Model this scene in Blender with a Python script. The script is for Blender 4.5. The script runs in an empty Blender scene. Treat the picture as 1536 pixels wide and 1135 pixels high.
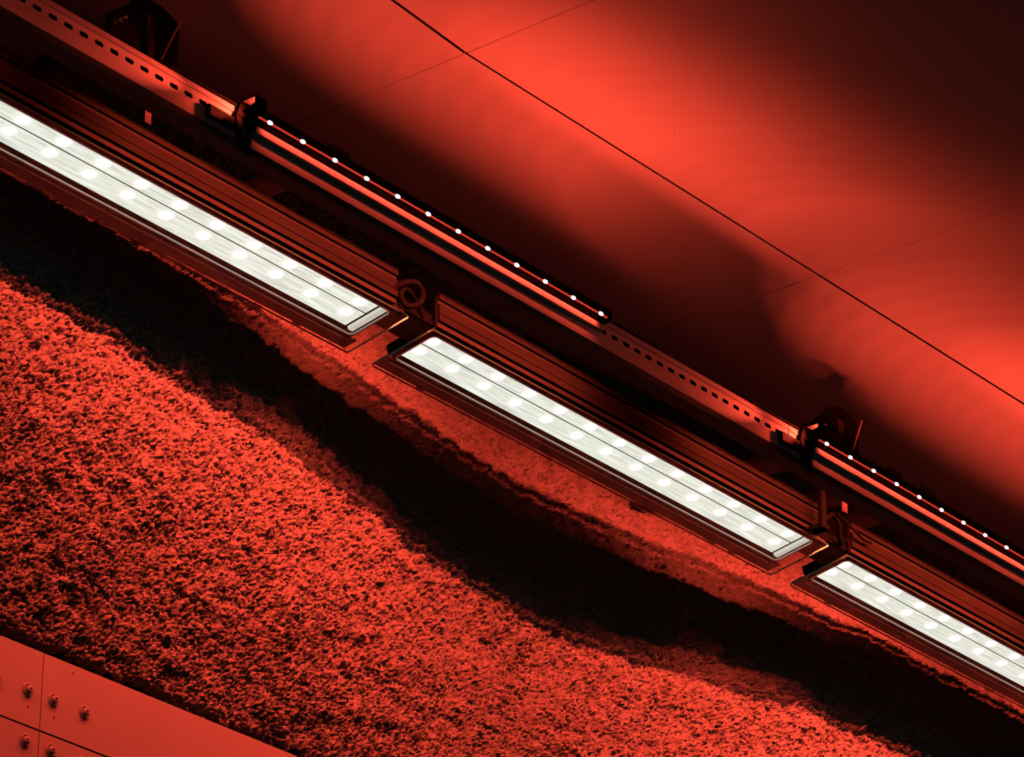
import bpy, bmesh, math, random
import numpy as np
from mathutils import Vector, Matrix

C = bpy.context.scene.collection
SC = bpy.context.scene
random.seed(7)
rng = np.random.default_rng(11)
EYE = 1.6                      # camera height; the heights below are metres above the camera

# ------------------------------------------------------------------ camera, world, exposure
F_PX, YAW, PITCH = 5800.4, 0.676935, 0.451242
cy, sy, cp, sp = math.cos(YAW), math.sin(YAW), math.cos(PITCH), math.sin(PITCH)
fwd = Vector((cy * cp, sy * cp, sp)); right = Vector((sy, -cy, 0)); up = Vector((-cy * sp, -sy * sp, cp))
cam_d = bpy.data.cameras.new('camera'); cam = bpy.data.objects.new('camera', cam_d); C.objects.link(cam)
cam_d.sensor_width = 36; cam_d.lens = F_PX / 1536 * 36; cam_d.clip_end = 100
M = Matrix((right, up, -fwd)).transposed().to_4x4(); M.translation = Vector((0, 0, EYE)); cam.matrix_world = M
SC.camera = cam
w = bpy.data.worlds.new('station'); SC.world = w; w.use_nodes = True
bg = w.node_tree.nodes['Background']; bg.inputs[0].default_value = (0.42, 0.48, 0.40, 1); bg.inputs[1].default_value = 0.07
vs = SC.view_settings
vs.view_transform = 'Standard'; vs.look = 'None'; vs.gamma = 1; vs.exposure = 0; vs.use_curve_mapping = False

RED = (1.0, 0.062, 0.030)
P_UP, P_FAR, P_LONG, P_WALL, P_FACE, P_END, P_SPOT = 4.2, 4.5, 35.0, 120.0, 0.9, 1.5, 70.0

# ------------------------------------------------------------------ helpers
def mat(name, col, rough=0.6, metal=0.0, nscale=0, namt=0.0, bump=0.0, bscale=80, stretch=None, spec=0.01):
    m = bpy.data.materials.new(name); m.use_nodes = True
    nt = m.node_tree; b = nt.nodes['Principled BSDF']
    b.inputs['Base Color'].default_value = (*col, 1); b.inputs['Roughness'].default_value = rough; b.inputs['Metallic'].default_value = metal; b.inputs['Specular IOR Level'].default_value = spec
    if nscale or bump:
        tc = nt.nodes.new('ShaderNodeTexCoord'); mp = nt.nodes.new('ShaderNodeMapping')
        if stretch: mp.inputs['Scale'].default_value = stretch
        nt.links.new(tc.outputs['Object'], mp.inputs['Vector'])
    if nscale:
        n = nt.nodes.new('ShaderNodeTexNoise'); n.inputs['Scale'].default_value = nscale; n.inputs['Detail'].default_value = 6
        r = nt.nodes.new('ShaderNodeValToRGB')
        r.color_ramp.elements[0].position = 0.3; r.color_ramp.elements[1].position = 0.7
        r.color_ramp.elements[0].color = (*[c * (1 - namt) for c in col], 1); r.color_ramp.elements[1].color = (*[min(1, c * (1 + namt)) for c in col], 1)
        nt.links.new(mp.outputs[0], n.inputs['Vector']); nt.links.new(n.outputs['Fac'], r.inputs[0]); nt.links.new(r.outputs[0], b.inputs['Base Color'])
    if bump:
        n2 = nt.nodes.new('ShaderNodeTexNoise'); n2.inputs['Scale'].default_value = bscale; n2.inputs['Detail'].default_value = 4
        bp = nt.nodes.new('ShaderNodeBump'); bp.inputs['Strength'].default_value = bump; bp.inputs['Distance'].default_value = 0.002
        nt.links.new(mp.outputs[0], n2.inputs['Vector']); nt.links.new(n2.outputs['Fac'], bp.inputs['Height']); nt.links.new(bp.outputs[0], b.inputs['Normal'])
    return m

def emis(name, col, s, base=(0.8, 0.8, 0.8), streak=False):
    m = mat(name, base, 0.5); nt = m.node_tree; b = nt.nodes['Principled BSDF']
    b.inputs['Emission Color'].default_value = (*col, 1); b.inputs['Emission Strength'].default_value = s
    if streak:      # long faint streaks in the painted glow, brighter and dimmer along it
        tc = nt.nodes.new('ShaderNodeTexCoord'); mp = nt.nodes.new('ShaderNodeMapping'); mp.inputs['Scale'].default_value = (9, 160, 1)
        n = nt.nodes.new('ShaderNodeTexNoise'); n.inputs['Scale'].default_value = 1.0; n.inputs['Detail'].default_value = 5
        mr = nt.nodes.new('ShaderNodeMapRange'); mr.inputs[1].default_value = 0.3; mr.inputs[2].default_value = 0.65; mr.inputs[3].default_value = s * 0.72; mr.inputs[4].default_value = s * 1.15
        nt.links.new(tc.outputs['Object'], mp.inputs[0]); nt.links.new(mp.outputs[0], n.inputs['Vector']); nt.links.new(n.outputs['Fac'], mr.inputs[0]); nt.links.new(mr.outputs[0], b.inputs['Emission Strength'])
    return m

def obj(name, bm, m, parent=None, smooth=False):
    me = bpy.data.meshes.new(name); bm.normal_update(); bm.to_mesh(me); bm.free()
    for x in (m if isinstance(m, (list, tuple)) else [m]): me.materials.append(x)
    if smooth:
        for p in me.polygons: p.use_smooth = True
    o = bpy.data.objects.new(name, me); C.objects.link(o)
    if parent: o.parent = parent
    return o
def tag(o, label=None, cat=None, group=None, kind=None):
    if label: o['label'] = label
    if cat: o['category'] = cat
    if group: o['group'] = group
    if kind: o['kind'] = kind
    return o
def empty(name, loc, rot=None):
    o = bpy.data.objects.new(name, None); C.objects.link(o); o.location = loc; o.empty_display_size = 0.05
    if rot: o.rotation_euler = rot
    return o
def box(bm, lo, hi, bev=0.0):
    vs_ = [bm.verts.new((x, y, z)) for x in (lo[0], hi[0]) for y in (lo[1], hi[1]) for z in (lo[2], hi[2])]
    fs = [bm.faces.new([vs_[i] for i in q]) for q in ((0, 1, 3, 2), (4, 6, 7, 5), (0, 4, 5, 1), (2, 3, 7, 6), (0, 2, 6, 4), (1, 5, 7, 3))]
    if bev:
        es = list({e for f in fs for e in f.edges})
        bmesh.ops.bevel(bm, geom=es, offset=bev, segments=2, affect='EDGES', profile=0.5)
    return bm
def B(*a, **k): return box(bmesh.new(), *a, **k)
def prism(bm, prof, x0, x1, closed=True):       # profile (y, z) pulled along x
    a = [bm.verts.new((x0, p[0], p[1])) for p in prof]; b = [bm.verts.new((x1, p[0], p[1])) for p in prof]
    n = len(prof)
    for i in range(n if closed else n - 1):
        j = (i + 1) % n; bm.faces.new((a[i], a[j], b[j], b[i]))
    if closed: bm.faces.new(a[::-1]); bm.faces.new(b)
    return bm
def slab(bm, pts, thick):                       # pts: loop of 3-D points, pushed by the vector thick
    a = [bm.verts.new(p) for p in pts]; b = [bm.verts.new(Vector(p) + Vector(thick)) for p in pts]
    bm.faces.new(a); bm.faces.new(b[::-1]); n = len(a)
    for i in range(n):
        j = (i + 1) % n; bm.faces.new((a[j], a[i], b[i], b[j]))
    bmesh.ops.recalc_face_normals(bm, faces=bm.faces)
    return bm
def catmull(pts, k=8):
    P = [Vector(p) for p in pts]; P = [P[0] * 2 - P[1]] + P + [P[-1] * 2 - P[-2]]; out = []
    for i in range(1, len(P) - 2):
        for s in range(k):
            t = s / k; a, b, c, d = P[i - 1:i + 3]
            out.append(0.5 * (2 * b + (c - a) * t + (2 * a - 5 * b + 4 * c - d) * t * t + (3 * b - a - 3 * c + d) * t ** 3))
    out.append(P[-2]); return out
def tube(bm, pts, r, seg=8):
    rings = []; n = len(pts); pts = [Vector(p) for p in pts]; u = None
    for i, p in enumerate(pts):
        t = (pts[min(i + 1, n - 1)] - pts[max(i - 1, 0)]).normalized()
        if u is None: u = t.orthogonal().normalized()
        else: u = (u - t * u.dot(t)).normalized()
        v = t.cross(u)
        rings.append([bm.verts.new(p + (u * math.cos(a) + v * math.sin(a)) * r) for a in [2 * math.pi * k / seg for k in range(seg)]])
    for a, b in zip(rings, rings[1:]):
        for k in range(seg): bm.faces.new((a[k], a[(k + 1) % seg], b[(k + 1) % seg], b[k]))
    bm.faces.new(rings[0][::-1]); bm.faces.new(rings[-1])
    return bm
def lathe(bm, prof, origin, axis, u, seg=16):   # prof: (radius, height along axis)
    origin, axis, u = Vector(origin), Vector(axis).normalized(), Vector(u).normalized(); v = axis.cross(u); rings = []
    for r, h in prof:
        if r < 1e-6: rings.append([bm.verts.new(origin + axis * h)])
        else: rings.append([bm.verts.new(origin + axis * h + (u * math.cos(a) + v * math.sin(a)) * r) for a in [2 * math.pi * k / seg for k in range(seg)]])
    for a, b in zip(rings, rings[1:]):
        for k in range(seg):
            k2 = (k + 1) % seg
            if len(a) == 1: bm.faces.new((a[0], b[k], b[k2]))
            elif len(b) == 1: bm.faces.new((a[k], a[k2], b[0]))
            else: bm.faces.new((a[k], a[k2], b[k2], b[k]))
    return bm
def copy_tree(o, parent=None):
    c = o.copy(); C.objects.link(c); c.parent = parent
    for ch in list(o.children): copy_tree(ch, c)
    return c
def Z(p): return (p[0], p[1], p[2] + EYE)
def lamp(name, kind, loc, aim, power, parent, **kw):
    d = bpy.data.lights.new(name, kind); d.energy = power; d.color = RED
    for k, v in kw.items(): setattr(d, k, v)
    o = bpy.data.objects.new(name, d); C.objects.link(o); o.parent = parent
    aim = Vector(aim).normalized()
    x = Vector((1, 0, 0)); x = (x - aim * x.dot(aim)).normalized() if abs(aim.x) < 0.9 else (Vector((0, 1, 0)) - aim * aim.y).normalized()
    y = (-aim).cross(x)
    m = Matrix((x, y, -aim)).transposed().to_4x4(); m.translation = Vector(loc); o.matrix_local = m
    return o

# ------------------------------------------------------------------ materials
plaster_m = mat('sprayed_plaster', (0.075, 0.072, 0.068), 0.95, nscale=35, namt=0.18, bump=0.35, bscale=420)
panel_m = mat('cladding_sheet', (0.115, 0.112, 0.110), 0.7, nscale=4, namt=0.06)
seam_m = mat('black_backing', (0.004, 0.004, 0.004), 0.9)
ceil_m = mat('ceiling_sheet', (0.095, 0.095, 0.095), 0.85, nscale=2.5, namt=0.03)
nt = ceil_m.node_tree                           # pin-head specks of dirt on the sheets
vo = nt.nodes.new('ShaderNodeTexVoronoi'); vo.inputs['Scale'].default_value = 9; tc = nt.nodes.new('ShaderNodeTexCoord')
lt = nt.nodes.new('ShaderNodeMath'); lt.operation = 'LESS_THAN'; lt.inputs[1].default_value = 0.024
mx = nt.nodes.new('ShaderNodeMix'); mx.data_type = 'RGBA'; mx.inputs[7].default_value = (0.03, 0.03, 0.03, 1)
old = nt.nodes['Principled BSDF'].inputs['Base Color'].links[0].from_socket
nt.links.new(tc.outputs['Object'], vo.inputs['Vector']); nt.links.new(vo.outputs['Distance'], lt.inputs[0]); nt.links.new(lt.outputs[0], mx.inputs[0])
nt.links.new(old, mx.inputs[6]); nt.links.new(mx.outputs[2], nt.nodes['Principled BSDF'].inputs['Base Color'])
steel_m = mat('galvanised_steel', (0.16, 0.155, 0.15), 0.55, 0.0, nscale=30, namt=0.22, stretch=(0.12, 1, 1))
flange_dark_m = mat('shaded_steel', (0.035, 0.036, 0.034), 0.6, nscale=30, namt=0.25, stretch=(0.12, 1, 1))  # darker copy of the galvanised steel; the underside's shade is in the colour
black_m = mat('black_paint', (0.003, 0.0033, 0.003), 0.7, nscale=12, namt=0.2)
dark_m = mat('dark_grey_paint', (0.005, 0.0056, 0.005), 0.6, nscale=14, namt=0.25)
house_m = mat('grey_housing', (0.006, 0.0064, 0.006), 0.6, nscale=20, namt=0.15)
brown_m = mat('brown_duct', (0.0022, 0.0024, 0.0020), 0.9, spec=0.0, nscale=18, namt=0.25, stretch=(0.2, 1, 1))
spine_m = mat('spine_paint', (0.006, 0.005, 0.0045), 0.8, spec=0.0, nscale=30, namt=0.25, stretch=(0.15, 1, 1))
cable_m = mat('black_cable', (0.0009, 0.0011, 0.001), 0.8, spec=0.0)
brass_m = mat('bare_wire', (0.10, 0.075, 0.04), 0.5)
gap_m = mat('gap_plate_paint', (0.05, 0.042, 0.036), 0.7, nscale=40, namt=0.3)
flange_m = mat('grey_flange', (0.05, 0.052, 0.045), 0.5)
gasket_m = mat('pale_gasket', (0.75, 0.76, 0.70), 0.45)
board_m = emis('glow_lens_board', (0.98, 1.0, 0.93), 0.93, (0.22, 0.225, 0.21), streak=True)  # emission paints in the LED light these boards would reflect
end_m = emis('glow_end_strip', (0.96, 1.0, 0.90), 0.5, (0.7, 0.7, 0.66))  # reflector glows by itself, painting in the LED light it would catch
led_m = emis('white_led', (1.0, 1.0, 0.94), 7.0)
nt = led_m.node_tree; tc = nt.nodes.new('ShaderNodeTexCoord'); mp = nt.nodes.new('ShaderNodeMapping'); mp.inputs['Scale'].default_value = (1 / 0.023, 1 / 0.019, 0)
ln = nt.nodes.new('ShaderNodeVectorMath'); ln.operation = 'LENGTH'; mr = nt.nodes.new('ShaderNodeMapRange'); mr.inputs[1].default_value = 1.0; mr.inputs[2].default_value = 0.1; mr.inputs[3].default_value = 0.0; mr.inputs[4].default_value = 1.0
pw = nt.nodes.new('ShaderNodeMath'); pw.operation = 'POWER'; pw.inputs[1].default_value = 2.6; ma = nt.nodes.new('ShaderNodeMath'); ma.operation = 'MULTIPLY_ADD'; ma.inputs[1].default_value = 6.0; ma.inputs[2].default_value = 0.80
nt.links.new(tc.outputs['Object'], mp.inputs[0]); nt.links.new(mp.outputs[0], ln.inputs[0]); nt.links.new(ln.outputs['Value'], mr.inputs[0]); nt.links.new(mr.outputs[0], pw.inputs[0])
nt.links.new(pw.outputs[0], ma.inputs[0]); nt.links.new(ma.outputs[0], nt.nodes['Principled BSDF'].inputs['Emission Strength'])
redled_m = emis('red_led', (1.0, 0.78, 0.88), 2.4, (0.8, 0.3, 0.3))
redlens_m = emis('red_lens', (1.0, 0.065, 0.032), 0.62, (0.3, 0.02, 0.02))
glass_m = bpy.data.materials.new('clear_cover_glass'); glass_m.use_nodes = True
nt = glass_m.node_tree; nt.nodes.clear()
tr = nt.nodes.new('ShaderNodeBsdfTransparent'); tr.inputs[0].default_value = (0.93, 0.96, 0.93, 1)
gl = nt.nodes.new('ShaderNodeBsdfGlossy'); gl.inputs['Roughness'].default_value = 0.05; fr = nt.nodes.new('ShaderNodeFresnel'); fr.inputs[0].default_value = 1.35
ms = nt.nodes.new('ShaderNodeMixShader'); out = nt.nodes.new('ShaderNodeOutputMaterial')
geo = nt.nodes.new('ShaderNodeNewGeometry'); inv = nt.nodes.new('ShaderNodeMath'); inv.operation = 'SUBTRACT'; inv.inputs[0].default_value = 1.0
mu = nt.nodes.new('ShaderNodeMath'); mu.operation = 'MULTIPLY'
nt.links.new(geo.outputs['Backfacing'], inv.inputs[1]); nt.links.new(fr.outputs[0], mu.inputs[0]); nt.links.new(inv.outputs[0], mu.inputs[1]); nt.links.new(mu.outputs[0], ms.inputs[0]); nt.links.new(tr.outputs[0], ms.inputs[1]); nt.links.new(gl.outputs[0], ms.inputs[2]); nt.links.new(ms.outputs[0], out.inputs[0])
side_m = mat('glass_long_edge', (0.004, 0.012, 0.009), 0.4, spec=0.0)  # same glass coloured near black, so red light hardly shows on it
edge_m = bpy.data.materials.new('green_glass_edge'); edge_m.use_nodes = True
nt = edge_m.node_tree; nt.nodes.clear()
tl = nt.nodes.new('ShaderNodeBsdfTranslucent'); tl.inputs[0].default_value = (0.16, 0.62, 0.52, 1); df = nt.nodes.new('ShaderNodeBsdfDiffuse'); df.inputs[0].default_value = (0.02, 0.026, 0.02, 1)
ms = nt.nodes.new('ShaderNodeMixShader'); ms.inputs[0].default_value = 0.25; out = nt.nodes.new('ShaderNodeOutputMaterial')
nt.links.new(tl.outputs[0], ms.inputs[1]); nt.links.new(df.outputs[0], ms.inputs[2]); nt.links.new(ms.outputs[0], out.inputs[0])

# ------------------------------------------------------------------ ceiling
ZC, YW = 4.05, 4.96
YS, XS, PW = 4.353, 5.266, 1.268                # long seam, first cross seam, panel width
bm = B((2.0, 0.2, ZC + 0.014), (11.5, 5.3, ZC + 0.10))
ceiling = tag(obj('ceiling', bm, seam_m), kind='structure'); ceiling.location.z = EYE
gx, gy = 0.0021, 0.0032
for i in range(-2, 5):
    for j in range(-1, 4):                      # j = -1 is the row against the wall
        x0, x1 = XS + (i - 1) * PW + gx, XS + i * PW - gx
        y1 = YS - j * PW - gy if j >= 0 else 5.06
        y0 = YS - (j + 1) * PW + gy if j >= 0 else YS + gy
        if j == 2 and i < 0: continue
        pts = [[x0, y0], [x1, y0], [x1, y1], [x0, y1]]
        if i == 0:                              # this bay was hung slightly askew: its long joint bends at the cross seam
            d = -0.072 * PW
            if j == -1: pts[0][1] += d
            elif j == 0: pts[3][1] += d
        dz = random.uniform(-0.0009, 0.0009)
        bm = slab(bmesh.new(), [(p[0], p[1], ZC + dz) for p in pts], (0, 0, 0.012))
        obj('ceiling_panel', bm, ceil_m, ceiling)

# ------------------------------------------------------------------ sprayed plaster wall (real relief)
X0, X1, Z0, Z1, D = 3.9, 9.0, 2.731, 4.058, 0.0028
nx, nz = int((X1 - X0) / D), int((Z1 - Z0) / D)
gx_, gz_ = np.meshgrid(np.linspace(X0, X1, nx), np.linspace(Z0, Z1, nz))
fx, fz = np.meshgrid(np.fft.fftfreq(nx, D), np.fft.fftfreq(nz, D))
fr_ = np.hypot(fx, fz)
def band(lam, width=0.45):
    g = np.exp(-(np.log(np.maximum(fr_, 1e-6) * lam) ** 2) / (2 * width ** 2))
    n = np.fft.ifft2(np.fft.fft2(rng.standard_normal((nz, nx))) * g).real
    return n / n.std()
lump = 1.0 - np.minimum(np.abs(band(0.0185)), 2.2)          # rounded lumps meeting in sharp creases (sign turned below)
small = np.abs(band(0.0095))
h = -0.0064 * lump + 0.0042 * small + 0.0013 * band(0.008) + 0.0030 * band(0.09) + 0.004 * band(0.35)
px, pz = 0.0013 * band(0.016), 0.0016 * band(0.016)
bulge = 0.115 * np.exp(-((gx_ - 6.38) / 0.80) ** 2) * np.clip((gz_ - 2.72) / 0.5, 0, 1)
yy = YW + bulge - 0.042 * np.clip((6.0 - gx_) / 1.4, 0, 1) * np.clip((gz_ - 2.74) / 0.8, 0, 1) + 0.015 * np.clip((gx_ - 7.0) / 1.2, 0, 1) - h
lowcut = np.clip((gz_ - Z0) / 0.016, 0, 1)
zz = gz_ + pz + (1 - lowcut) * 0.006 * band(0.05)
yy = yy + (1 - lowcut) * 0.014
co = np.stack([gx_ + px, yy, zz + EYE], -1).reshape(-1, 3).astype(np.float32)
idx = np.arange(nx * nz).reshape(nz, nx)
quads = np.stack([idx[:-1, :-1], idx[:-1, 1:], idx[1:, 1:], idx[1:, :-1]], -1).reshape(-1, 4).astype(np.int32)
me = bpy.data.meshes.new('wall_left'); me.vertices.add(len(co)); me.vertices.foreach_set('co', co.ravel())
me.loops.add(quads.size); me.loops.foreach_set('vertex_index', quads.ravel()); me.polygons.add(len(quads))
me.polygons.foreach_set('loop_start', np.arange(0, quads.size, 4, dtype=np.int32)); me.polygons.foreach_set('loop_total', np.full(len(quads), 4, np.int32))
me.update(calc_edges=True); me.materials.append(plaster_m)
wall = bpy.data.objects.new('wall_left', me); C.objects.link(wall); tag(wall, kind='structure')
bm = B((2.0, 5.085, -EYE), (11.5, 5.25, 4.2))
tag(obj('wall_backing', bm, seam_m, wall), kind='structure'); wall.children[0].location.z = EYE

# cladding panels with bolts under the plaster
YP = 4.945
rows = [(2.563, 2.717), (1.35, 2.559), (0.1, 1.346)]
XV = 4.743
def bolt_mesh():
    bm = bmesh.new()
    lathe(bm, [(0.0128, 0), (0.0128, 0.0024), (0.0108, 0.0032), (0.0098, 0.0010), (0.0080, 0.0010), (0.0076, 0.0056), (0.0056, 0.0086), (0.0026, 0.0094), (0.0024, 0.0060), (0, 0.0060)], (0, 0, 0), (0, -1, 0), (1, 0, 0), 18)
    return bm
bolt_proto = None
for r, (z0, z1) in enumerate(rows):
    for c in range(-1, 4):
        x0, x1 = XV + c * 1.25 + 0.0012, XV + (c + 1) * 1.25 - 0.0012
        bm = slab(bmesh.new(), [(x0, YP, z0), (x1, YP, z0), (x1, YP, z1), (x0, YP, z1)], (0, 0.012, 0))
        p = obj('cladding_panel', bm, panel_m, wall); p.location.z = EYE
        if r > 1 or c > 1: continue
        zb = 2.632 if r == 0 else 2.531
        for xb in (x0 + 0.030, x0 + 0.113, x1 - 0.035, x1 - 0.118) if r == 0 else (x0 + 0.030, x0 + 0.113, x1 - 0.035):
            if bolt_proto is None: b = bolt_proto = obj('bolt', bolt_mesh(), panel_m, p, smooth=False)
            else: b = bolt_proto.copy(); C.objects.link(b); b.parent = p
            b.location = (xb, YP, zb)
        if r == 0:
            for xb, z_ in ((x0 + 0.034, 2.598), (x1 - 0.033, 2.598), (x0 + 0.078, 2.700)):
                obj('screw_hole', lathe(bmesh.new(), [(0.0022, 0.0004), (0.0016, 0.0006), (0, 0.0002)], (xb, YP, z_), (0, -1, 0), (1, 0, 0), 8), seam_m, p)

# ------------------------------------------------------------------ slotted steel channels carrying the red light bars
CY, CZ0, CZ1 = 4.430, 3.6046, 3.6825
SLOT_P, SLOT_X, SLOT_Z = 0.03998, 4.1414, 3.6536
def channel(x0, x1, label):
    root = tag(empty('slotted_channel', Z((x0, CY, CZ0))), label, 'cable channel', 'slotted channels above the white luminaires')
    L = x1 - x0; f0, f1 = CZ0 + 0.0115, CZ1 - 0.0125
    bm = bmesh.new(); th = 0.0018
    off = Vector((-x0, -CY, -CZ0))
    k0 = math.ceil((x0 - SLOT_X) / SLOT_P + 0.5); k1 = math.floor((x1 - SLOT_X) / SLOT_P - 0.5)
    def quad(*pts): bm.faces.new([bm.verts.new(Vector(p) + off) for p in pts])
    for k in range(k0, k1 + 1):
        c = SLOT_X + k * SLOT_P; a, b = c - SLOT_P / 2, c + SLOT_P / 2; hl, hh, e = 0.0113, 0.0050, 0.003
        inner = [(c - hl + e, SLOT_Z - hh), (c + hl - e, SLOT_Z - hh), (c + hl, SLOT_Z - hh + e), (c + hl, SLOT_Z + hh - e), (c + hl - e, SLOT_Z + hh), (c - hl + e, SLOT_Z + hh), (c - hl, SLOT_Z + hh - e), (c - hl, SLOT_Z - hh + e)]
        outer = [(a, f0), (b, f0), (b, SLOT_Z - hh), (b, SLOT_Z + hh), (b, f1), (a, f1), (a, SLOT_Z + hh), (a, SLOT_Z - hh)]
        for i in range(8):
            j = (i + 1) % 8
            quad(*[(q[0], CY, q[1]) for q in (outer[i], outer[j], inner[j], inner[i])])
            quad(*[(inner[i][0], CY, inner[i][1]), (inner[j][0], CY, inner[j][1]), (inner[j][0], CY + th, inner[j][1]), (inner[i][0], CY + th, inner[i][1])])
    xa, xb = SLOT_X + (k0 - .5) * SLOT_P, SLOT_X + (k1 + .5) * SLOT_P
    for a, b in ((x0, xa), (xb, x1)):
        if b > a: quad((a, CY, f0), (b, CY, f0), (b, CY, f1), (a, CY, f1))
    obj('slotted_web', bm, steel_m, root)
    s = lambda P: [(y - CY, z - CZ0) for y, z in P]
    obj('upper_lip', prism(bmesh.new(), s([(CY, f1), (CY - 0.0035, f1 + 0.0015), (CY - 0.0005, CZ1 - 0.0018), (CY - 0.0030, CZ1), (CY + 0.040, CZ1), (CY + 0.040, CZ1 - 0.002), (CY + 0.002, CZ1 - 0.002), (CY + 0.002, f1)]), 0, L), steel_m, root)
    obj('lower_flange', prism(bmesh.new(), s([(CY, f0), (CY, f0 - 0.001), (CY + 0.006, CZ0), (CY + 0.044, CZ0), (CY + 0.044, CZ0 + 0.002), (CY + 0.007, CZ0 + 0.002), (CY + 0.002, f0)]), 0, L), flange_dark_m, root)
    obj('back_plate', B((0, 0.042, 0.002), (L, 0.044, CZ1 - CZ0 - 0.002)), black_m, root)
    return root
channel(3.42, 6.4985, 'galvanised slotted steel channel with the longer run of slots, entering at the upper left')
channel(6.5015, 9.3, 'galvanised slotted steel channel that begins at the butt joint and runs to the lower right')

# red light bars: up-lights on the ceiling, wall washers behind, a row of red lenses in front
LZ = 3.665; LX0, LP, BP = 1.2913 * 3.665, 0.0943, 0.5103 * 3.665; LY = 1.2003 * 3.665
NL = 12
def make_bar():
    L = (NL - 1) * LP + 0.07
    root = empty('red_light_bar', (0, 0, 0))    # origin at first lens, at LY, LZ
    a, b = -0.045, L - 0.035
    obj('bar_body', box(bmesh.new(), (a, 0.0005, -0.0015), (b, 0.0245, 0.0140), 0.0012), dark_m, root)
    obj('top_plate', B((a - 0.20, 0.0255, 0.0205), (b + 0.20, 0.076, 0.0235)), dark_m, root)
    obj('front_lip', B((a, -0.0010, 0.0135), (b, 0.0012, 0.0225)), dark_m, root)
    obj('lower_rail', box(bmesh.new(), (a + 0.03, 0.0190, -0.0195), (b, 0.0295, -0.0045), 0.001), steel_m, root)
    for y0, y1, z0, z1 in ((-0.034, -0.031, -0.008, 0.018), (-0.031, 0.0, 0.015, 0.018), (-0.031, 0.0, -0.008, -0.005)):
        obj('fill_hood', B((a - 0.030, y0, z0), (a, y1, z1)), black_m, root)  # added hood that hides the added lamps at the bar end
    obj('lens_strip', box(bmesh.new(), (a + 0.015, -0.0022, -0.0010), (b - 0.012, 0.0010, 0.0020), 0.0006), redlens_m, root)
    for s in (a - 0.004, b): obj('end_cap', B((s, -0.002, -0.003), (s + 0.004, 0.026, 0.024), bev=0.001), black_m, root)
    p = None
    for i in range(NL):
        if p is None:
            bm = bmesh.new(); bmesh.ops.create_uvsphere(bm, u_segments=12, v_segments=8, radius=1)
            bmesh.ops.scale(bm, vec=(0.0072, 0.0040, 0.0040), verts=bm.verts)
            p = q = obj('red_lens', bm, redled_m, root, smooth=True)
        else: q = p.copy(); C.objects.link(q); q.parent = root
        q.location = (i * LP, -0.0022, 0.0006)
        # three lobes of the lens optic: above the bar, wide across the ceiling, long throw along it
        for nm, aim, pw_, half, bl in (('up_lamp', (0.657, -0.198, 1), P_UP, 0.7244, 0.283), ('wide_lamp', (0.615, -1.065, 1), P_FAR, 1.261, 0.15), ('throw_lamp', (2.0, -0.613, 1), P_LONG, 0.309, 0.525)):
            lamp(nm, 'SPOT', (i * LP, 0.008, 0.0190), aim, pw_, root, spot_size=2 * half, spot_blend=bl, shadow_soft_size=0.003)
    lamp('wall_lamp', 'AREA', (L / 2 - 0.04, 0.081, 0.0285), (0, 1, -1.18), P_WALL, root, shape='RECTANGLE', size=L + 0.34, size_y=0.004, spread=math.radians(150))
    lamp('under_fill', 'AREA', (L / 2 - 0.03, 0.0060, -0.0030), (0, 0.90, -0.50), P_FACE, root, shape='RECTANGLE', size=L - 0.06, size_y=0.003, spread=math.radians(110))  # added strip lamp that brightens the lower rail and channel face
    lamp('end_fill', 'AREA', (a - 0.012, -0.016, 0.005), (-1, 0.42, -0.05), P_END, root, shape='RECTANGLE', size=0.012, size_y=0.012, spread=math.radians(170))  # added lamp that reddens the channel face left of the bar
    lamp('end_fill_spot', 'SPOT', (a - 0.008, -0.016, 0.004), (-1, 0.105, -0.02), P_SPOT, root, spot_size=math.radians(24), spot_blend=1.0, shadow_soft_size=0.003)  # added spot that carries the red further along the channel
    return root
bar = make_bar()
BAR_LABELS = ['red light bar at the far upper left, before the first black clamp', 'long red light bar of twelve lenses, from upper left clamp to mid frame', 'red light bar beside the glow at lower right, starting at the second black clamp', 'red light bar furthest along the rail, past the third clamp']
bars = []
for k in range(-1, 3):
    b = bar if k == -1 else copy_tree(bar); b.location = Z((LX0 + k * BP, LY, LZ)); bars.append(b)
    tag(b, BAR_LABELS[k + 1], 'light bar', 'red light bars on the slotted channel')

# black clamps that hold the start of each bar on the channel
def make_clamp():
    r = empty('bar_clamp', (0, 0, 0))           # origin: bar start, channel face, channel top
    obj('clamp_head', slab(bmesh.new(), [(-0.070, -0.012, -0.020), (-0.022, -0.012, -0.020), (-0.014, -0.012, 0.012), (-0.022, -0.012, 0.022), (-0.050, -0.012, 0.024), (-0.060, -0.012, 0.010)], (0, 0.009, 0)), black_m, r)
    obj('clamp_leg', slab(bmesh.new(), [(-0.070, -0.010, -0.020), (-0.054, -0.010, -0.018), (-0.050, -0.010, -0.050), (-0.042, -0.010, -0.088), (-0.052, -0.010, -0.088), (-0.062, -0.010, -0.055)], (0, 0.008, 0)), black_m, r)
    obj('clamp_leg', slab(bmesh.new(), [(-0.034, -0.011, -0.019), (-0.023, -0.011, -0.019), (-0.029, -0.011, -0.092), (-0.040, -0.011, -0.092)], (0, 0.009, 0)), black_m, r)
    obj('clamp_bolt', lathe(bmesh.new(), [(0.006, 0), (0.006, 0.003), (0.003, 0.005), (0, 0.005)], (-0.045, -0.012, 0.004), (0, -1, 0), (1, 0, 0), 10), dark_m, r)
    return r
clamp = make_clamp()
for k, lab in ((0, 'black clamp at the start of the upper left red light bar'), (1, 'black clamp at the start of the lower right red light bar')):
    c = clamp if k == 0 else copy_tree(clamp); c.location = Z((LX0 + k * BP, CY, CZ1)); tag(c, lab, 'clamp', 'black clamps on the slotted channel')
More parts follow.
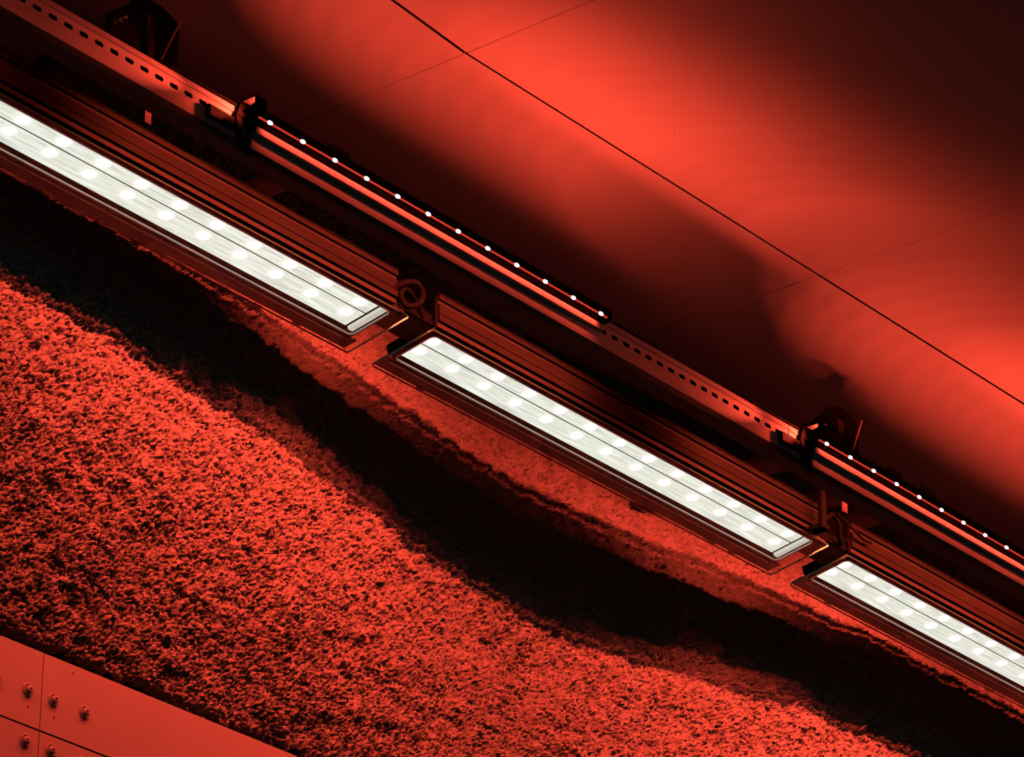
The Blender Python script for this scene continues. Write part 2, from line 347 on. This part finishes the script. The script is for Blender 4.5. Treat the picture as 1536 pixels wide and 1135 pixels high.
def make_plug():
    r = empty('cable_connector', (0, 0, 0))
    obj('connector_body', box(bmesh.new(), (-0.148, -0.013, -0.014), (-0.074, -0.001, 0.012), 0.004), dark_m, r)
    obj('gland', lathe(bmesh.new(), [(0.008, 0), (0.008, 0.006), (0.005, 0.010), (0, 0.010)], (-0.074, -0.007, -0.001), (1, 0, 0), (0, 1, 0), 10), black_m, r)
    return r
plug = make_plug()
for k, lab in ((0, 'dark cable connector left of the upper left black clamp'), (1, 'dark cable connector left of the lower right black clamp')):
    c = plug if k == 0 else copy_tree(plug); c.location = Z((LX0 + k * BP, CY, 3.640)); tag(c, lab, 'connector', 'cable connectors on the channel face')

# ------------------------------------------------------------------ white luminaires
TILT = math.radians(-10.5)
GL = 1.449
def ring(bm, x0, x1, y0, y1, rad, wid, z0, z1, seg=6):     # rounded-rectangle frame
    def loop(o):
        pts = []
        for (cx, cy_, a0) in ((x1 - rad, y1 - rad, 0), (x0 + rad, y1 - rad, 90), (x0 + rad, y0 + rad, 180), (x1 - rad, y0 + rad, 270)):
            for s in range(seg + 1):
                a = math.radians(a0 + 90 * s / seg); pts.append((cx + (rad + o) * math.cos(a), cy_ + (rad + o) * math.sin(a)))
        return pts
    A, Bq = loop(0), loop(wid); n = len(A)
    va = [[bm.verts.new((p[0], p[1], z)) for p in P] for P, z in ((A, z0), (Bq, z0), (Bq, z1), (A, z1))]
    for q in range(4):
        for i in range(n):
            j = (i + 1) % n; bm.faces.new((va[q][i], va[q][j], va[(q + 1) % 4][j], va[(q + 1) % 4][i]))
    bmesh.ops.recalc_face_normals(bm, faces=bm.faces); return bm
def make_luminaire():
    r = empty('white_luminaire', (0, 0, 0))     # origin: glass end, outer edge of the lit face; y across to the wall, z up
    bx0, bx1 = 0.034, GL - 0.062
    obj('housing', box(bmesh.new(), (0.018, -0.0035, 0.0135), (GL - 0.030, 0.118, 0.038), 0.004), house_m, r)
    obj('housing_rim', ring(bmesh.new(), 0.024, GL - 0.036, -0.0045, 0.112, 0.011, 0.004, 0.0, 0.0135), house_m, r)
    L3 = (bx1 - bx0) / 3
    for row, (y0, y1) in enumerate(((0.0, 0.0410), (0.0428, 0.098))):
        for k in range(3):
            obj('lens_board', B((bx0 + k * L3, y0, 0.0110), (bx0 + (k + 1) * L3 - 0.0012, y1, 0.0134)), board_m, r)
    obj('divider', B((bx0, 0.0408, 0.0104), (bx1, 0.0430, 0.0134)), house_m, r)
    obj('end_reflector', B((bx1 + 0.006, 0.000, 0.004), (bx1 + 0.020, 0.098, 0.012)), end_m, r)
    obj('gasket', ring(bmesh.new(), 0.026, GL - 0.038, -0.0035, 0.1045, 0.011, 0.0032, -0.0010, 0.0030), gasket_m, r)
    obj('wall_side_flange', box(bmesh.new(), (0.008, 0.1125, 0.0005), (GL - 0.012, 0.1475, 0.0060), 0.001), flange_m, r)
    obj('outer_flange', box(bmesh.new(), (0.008, -0.0205, 0.0005), (GL - 0.012, -0.0050, 0.0060), 0.001), house_m, r)
    obj('trim_strip', B((0.03, 0.1205, -0.0008), (GL - 0.05, 0.1220, 0.0012)), gasket_m, r)
    p = None
    for i in range(13):
        for y in (0.020, 0.062):
            if p is None:
                bm = bmesh.new(); bmesh.ops.create_uvsphere(bm, u_segments=10, v_segments=6, radius=1)
                bmesh.ops.scale(bm, vec=(0.0230, 0.0190, 0.0020), verts=bm.verts); p = q = obj('led_lens', bm, led_m, r, smooth=True)
            else: q = p.copy(); C.objects.link(q); q.parent = r
            q.location = (0.0530 + i * 0.1074 + (0.004 if y > 0.04 else 0), y, 0.0100)
    bm = bmesh.new()                            # cover glass with rounded corners
    x0, x1, y0, y1, rad = 0.0, GL, -0.022, 0.150, 0.006
    pts = []
    for (cx, cy_, a0) in ((x1 - rad, y1 - rad, 0), (x0 + rad, y1 - rad, 90), (x0 + rad, y0 + rad, 180), (x1 - rad, y0 + rad, 270)):
        for s in range(4):
            a = math.radians(a0 + 30 * s); pts.append((cx + rad * math.cos(a), cy_ + rad * math.sin(a), -0.0065))
    slab(bm, pts, (0, 0, 0.005)); bm.normal_update()
    for f in bm.faces: f.material_index = 0 if abs(f.normal.z) > 0.5 else (1 if abs(f.normal.x) > 0.5 else 2)
    obj('cover_glass', bm, [glass_m, edge_m, side_m], r)
    for x in (0.16, GL - 0.16):                 # spring clips between glass and housing
        for y0, y1 in ((-0.0215, -0.0205), (0.1475, 0.1495)): obj('glass_clip', B((x - 0.012, y0, -0.0014), (x + 0.012, y1, 0.014)), house_m, r)
    return r
lum = make_luminaire()
LUM_LABELS = ['white linear luminaire of two LED rows, running from the left edge', 'white linear luminaire in the middle, both glass ends in view', 'white linear luminaire running out at the lower right']
for k in range(3):
    o = lum if k == 0 else copy_tree(lum)
    o.location = Z((3.980 + 1.525 * k, 4.657, 3.600)); o.rotation_euler = (TILT, 0, 0)
    tag(o, LUM_LABELS[k], 'luminaire', 'white luminaires in line')

# plates that close the gaps between them
for k in range(2):
    g = obj('gap_plate', box(bmesh.new(), (0, -0.0130, 0.014), (0.124, 0.060, 0.0375), 0.002), gap_m)
    lip = obj('plate_lip', box(bmesh.new(), (0, -0.019, 0.010), (0.124, -0.0135, 0.0375), 0.001), cable_m, g)  # front edge made black, so the red lamps don't brighten it
    g.location = Z((3.980 + 1.525 * k + GL - 0.024, 4.657, 3.600)); g.rotation_euler = (TILT, 0, 0)
    tag(g, ['brownish plate in the gap after the first white luminaire', 'brownish plate in the gap before the last white luminaire'][k], 'plate', 'plates between the luminaires')

# the steel spine they hang under, and the brown duct with cables on top of it
XA, XB = 3.42, 9.3
sp_o = obj('mounting_spine', box(bmesh.new(), (0, 0.004, 0.0385), (XB - XA, 0.062, 0.062), 0.002), spine_m)
sp_o.location = Z((XA, 4.657, 3.600)); sp_o.rotation_euler = (TILT, 0, 0)
tag(sp_o, 'brown grey steel spine running above all the white luminaires', 'mounting rail')
DY, DZ = 4.6220, 3.6200
for a, b, lab in ((3.42, 5.378, 'brown ribbed cable duct above the first white luminaire'), (5.512, 6.905, 'brown ribbed cable duct above the middle white luminaire'), (7.035, 9.3, 'brown ribbed cable duct above the last white luminaire')):
    du = tag(empty('cable_duct', Z((a, DY, DZ))), lab, 'cable duct', 'brown ducts above the luminaires'); Ld = b - a
    obj('duct_body', B((0, 0.006, -0.0125), (Ld, 0.0130, 0.060)), black_m, du)
    for z0, z1 in ((0.0, 0.0160), (0.0172, 0.0392), (0.0495, 0.0605)):
        obj('duct_lid', box(bmesh.new(), (0, 0, z0), (Ld, 0.0062, z1), 0.001), brown_m, du)
    tag(obj('black_cable', tube(bmesh.new(), [(a + Ld * t / 40, DY + 0.0045 + 0.0012 * math.sin(t * 1.7), DZ + 0.0645 + EYE + 0.0012 * math.sin(t * 0.9)) for t in range(41)], 0.0035, 6), cable_m),
        lab.replace('brown ribbed cable duct above', 'thin black cable on top of the duct over'), 'cable', 'black cables on the ducts')

# ------------------------------------------------------------------ supports: wall arms, posts, hangers, mounts
def arm(x, z, wdt, hgt, y0, lab):
    a = tag(empty('wall_arm', Z((x, y0, z))), lab, 'bracket', 'bracket arms from wall to channel')
    obj('arm_bar', box(bmesh.new(), (-wdt / 2, 0, -hgt / 2), (wdt / 2, 5.03 - y0, hgt / 2), 0.002), dark_m, a)
    obj('end_plate', B((-wdt / 2 - 0.006, -0.004, -hgt / 2 - 0.006), (wdt / 2 + 0.006, 0.0, hgt / 2 + 0.004)), dark_m, a)
    return a
arm(5.02, 3.745, 0.05, 0.026, 4.478, 'dark bracket arm to the wall under the upper left red light bar')
arm(6.76, 3.748, 0.055, 0.030, 4.478, 'dark bracket arm just left of the lower right black clamp, reaching the wall')
arm(7.00, 3.745, 0.05, 0.032, 4.478, 'dark bracket arm under the lower right bar, nearest the square gap')
arm(7.145, 3.745, 0.06, 0.034, 4.478, 'broad dark bracket arm furthest right of the three near the clamp')
arm(4.42, 3.745, 0.05, 0.026, 4.478, 'dark bracket arm at the far upper left beside the hanger strap')
def post(x, y, z0, z1, lab):
    p = tag(empty('support_post', Z((x, y, z0))), lab, 'post', 'posts below the channel')
    obj('post_bar', box(bmesh.new(), (-0.010, -0.006, 0), (0.010, 0.006, z1 - z0), 0.001), cable_m, p)
    obj('foot_plate', box(bmesh.new(), (-0.016, -0.010, 0), (0.016, 0.030, 0.012), 0.002), cable_m, p)
post(6.870, 4.595, 3.60, 3.80, 'dark upright post under the lower right clamp, ending above the luminaires')
strap_m = mat('strap_paint', (0.014, 0.012, 0.012), 0.7)
def hanger(x, lab):
    h = tag(empty('hanger_strap', Z((x, 4.5, 3.60))), lab, 'hanger', 'flat hanger straps from the ceiling')
    obj('strap', B((-0.0085, -0.002, 0), (0.0085, 0.002, 0.235)), strap_m, h)
    obj('stay_arm', B((-0.02, 0.012, 0.17), (0.02, 0.53, 0.20)), black_m, h)
    obj('spacer', B((-0.010, 0.002, 0.16), (0.010, 0.006, 0.23)), black_m, h)
    # red-lit gusset with its hole rim, and the dark rounded mount plate
    obj('gusset', slab(bmesh.new(), [(-0.107, -0.010, 0.170), (-0.076, -0.010, 0.197), (-0.074, -0.010, 0.165)], (0, 0.004, 0)), steel_m, h)
    pts = [(-0.115, 0.006, 0.150), (0.080, 0.006, 0.150), (0.080, 0.006, 0.245)]
    for a in range(10, 181, 17): pts.append((0.015 + 0.065 * math.cos(math.radians(a)), 0.006, 0.245 + 0.028 * math.sin(math.radians(a))))
    pts += [(-0.115, 0.006, 0.190)]
    obj('mount_plate', slab(bmesh.new(), pts, (0, 0.006, 0)), black_m, h)
    obj('bolt', lathe(bmesh.new(), [(0.007, 0), (0.007, 0.003), (0.003, 0.005), (0, 0.005)], (-0.082, -0.010, 0.180), (0, -1, 0), (1, 0, 0), 10), dark_m, h)
    obj('tie_wire', tube(bmesh.new(), [(0.020, -0.010, 0.145), (0.070, -0.012, 0.256)], 0.0018, 6), brass_m, h)
hanger(4.505, 'flat hanger strap with a tie wire at the upper left')
hanger(6.822, 'flat hanger strap with a tie wire by the lower right clamp')

# ------------------------------------------------------------------ small loose things
hk = [(4.5655, 4.450, 3.6115), (4.562, 4.450, 3.6095), (4.5575, 4.450, 3.613), (4.556, 4.450, 3.622), (4.5565, 4.450, 3.6035 + 0.024), (4.573, 4.450, 3.6275), (4.5895, 4.450, 3.6268), (4.591, 4.450, 3.618), (4.5905, 4.450, 3.608), (4.586, 4.450, 3.606), (4.583, 4.450, 3.612)]
hk = [(x, y - 0.0, z - 0.0245) for x, y, z in hk]
tag(obj('wire_hook', tube(bmesh.new(), [Z(p) for p in catmull(hk, 4)], 0.0009, 6), steel_m, smooth=True), 'small bent wire hook hanging under the channel at the upper left', 'hook')
lp = [(5.388, 4.66, 3.640), (5.398, 4.655, 3.655), (5.408, 4.645, 3.668), (5.429, 4.64, 3.682), (5.459, 4.64, 3.690), (5.478, 4.64, 3.672), (5.464, 4.64, 3.645), (5.432, 4.645, 3.628), (5.418, 4.650, 3.650), (5.440, 4.655, 3.676), (5.49, 4.664, 3.664), (5.508, 4.666, 3.640)]
tag(obj('cable_loop', tube(bmesh.new(), [Z(p) for p in catmull([(q[0] * 0.9945, q[1] * 0.9945, q[2] * 0.9945) for q in lp])], 0.0062, 8), cable_m, smooth=True), 'looped black cable in the gap after the first white luminaire', 'cable')
lp2 = [(6.94, 4.655, 3.642), (6.955, 4.645, 3.668), (6.985, 4.640, 3.690), (7.012, 4.642, 3.668), (7.022, 4.650, 3.650), (7.045, 4.662, 3.640)]
tag(obj('cable_loop', tube(bmesh.new(), [Z(p) for p in catmull([(q[0] * 0.9945, q[1] * 0.9945, q[2] * 0.9945) for q in lp2])], 0.0060, 8), cable_m, smooth=True), 'short black cable bow in the gap before the last white luminaire', 'cable')
lp3 = [(6.985, 4.63, 3.690), (7.05, 4.632, 3.676), (7.10, 4.634, 3.664), (7.135, 4.636, 3.668)]
tag(obj('branch_cable', tube(bmesh.new(), [Z(p) for p in catmull([(q[0] * 0.9945, q[1] * 0.9945, q[2] * 0.9945) for q in lp3])], 0.0035, 6), cable_m, smooth=True), 'thin black branch cable sagging past the last luminaire start', 'cable')
jb = tag(empty('junction_box', Z((5.385, 4.668, 3.652))), 'small dark junction box at the end of the first white luminaire', 'junction box')
obj('box_body', box(bmesh.new(), (-0.035, 0, 0), (0.02, 0.035, 0.040), 0.004), dark_m, jb)
obj('box_lid', box(bmesh.new(), (-0.032, -0.004, 0.003), (0.017, 0.001, 0.037), 0.001), black_m, jb)
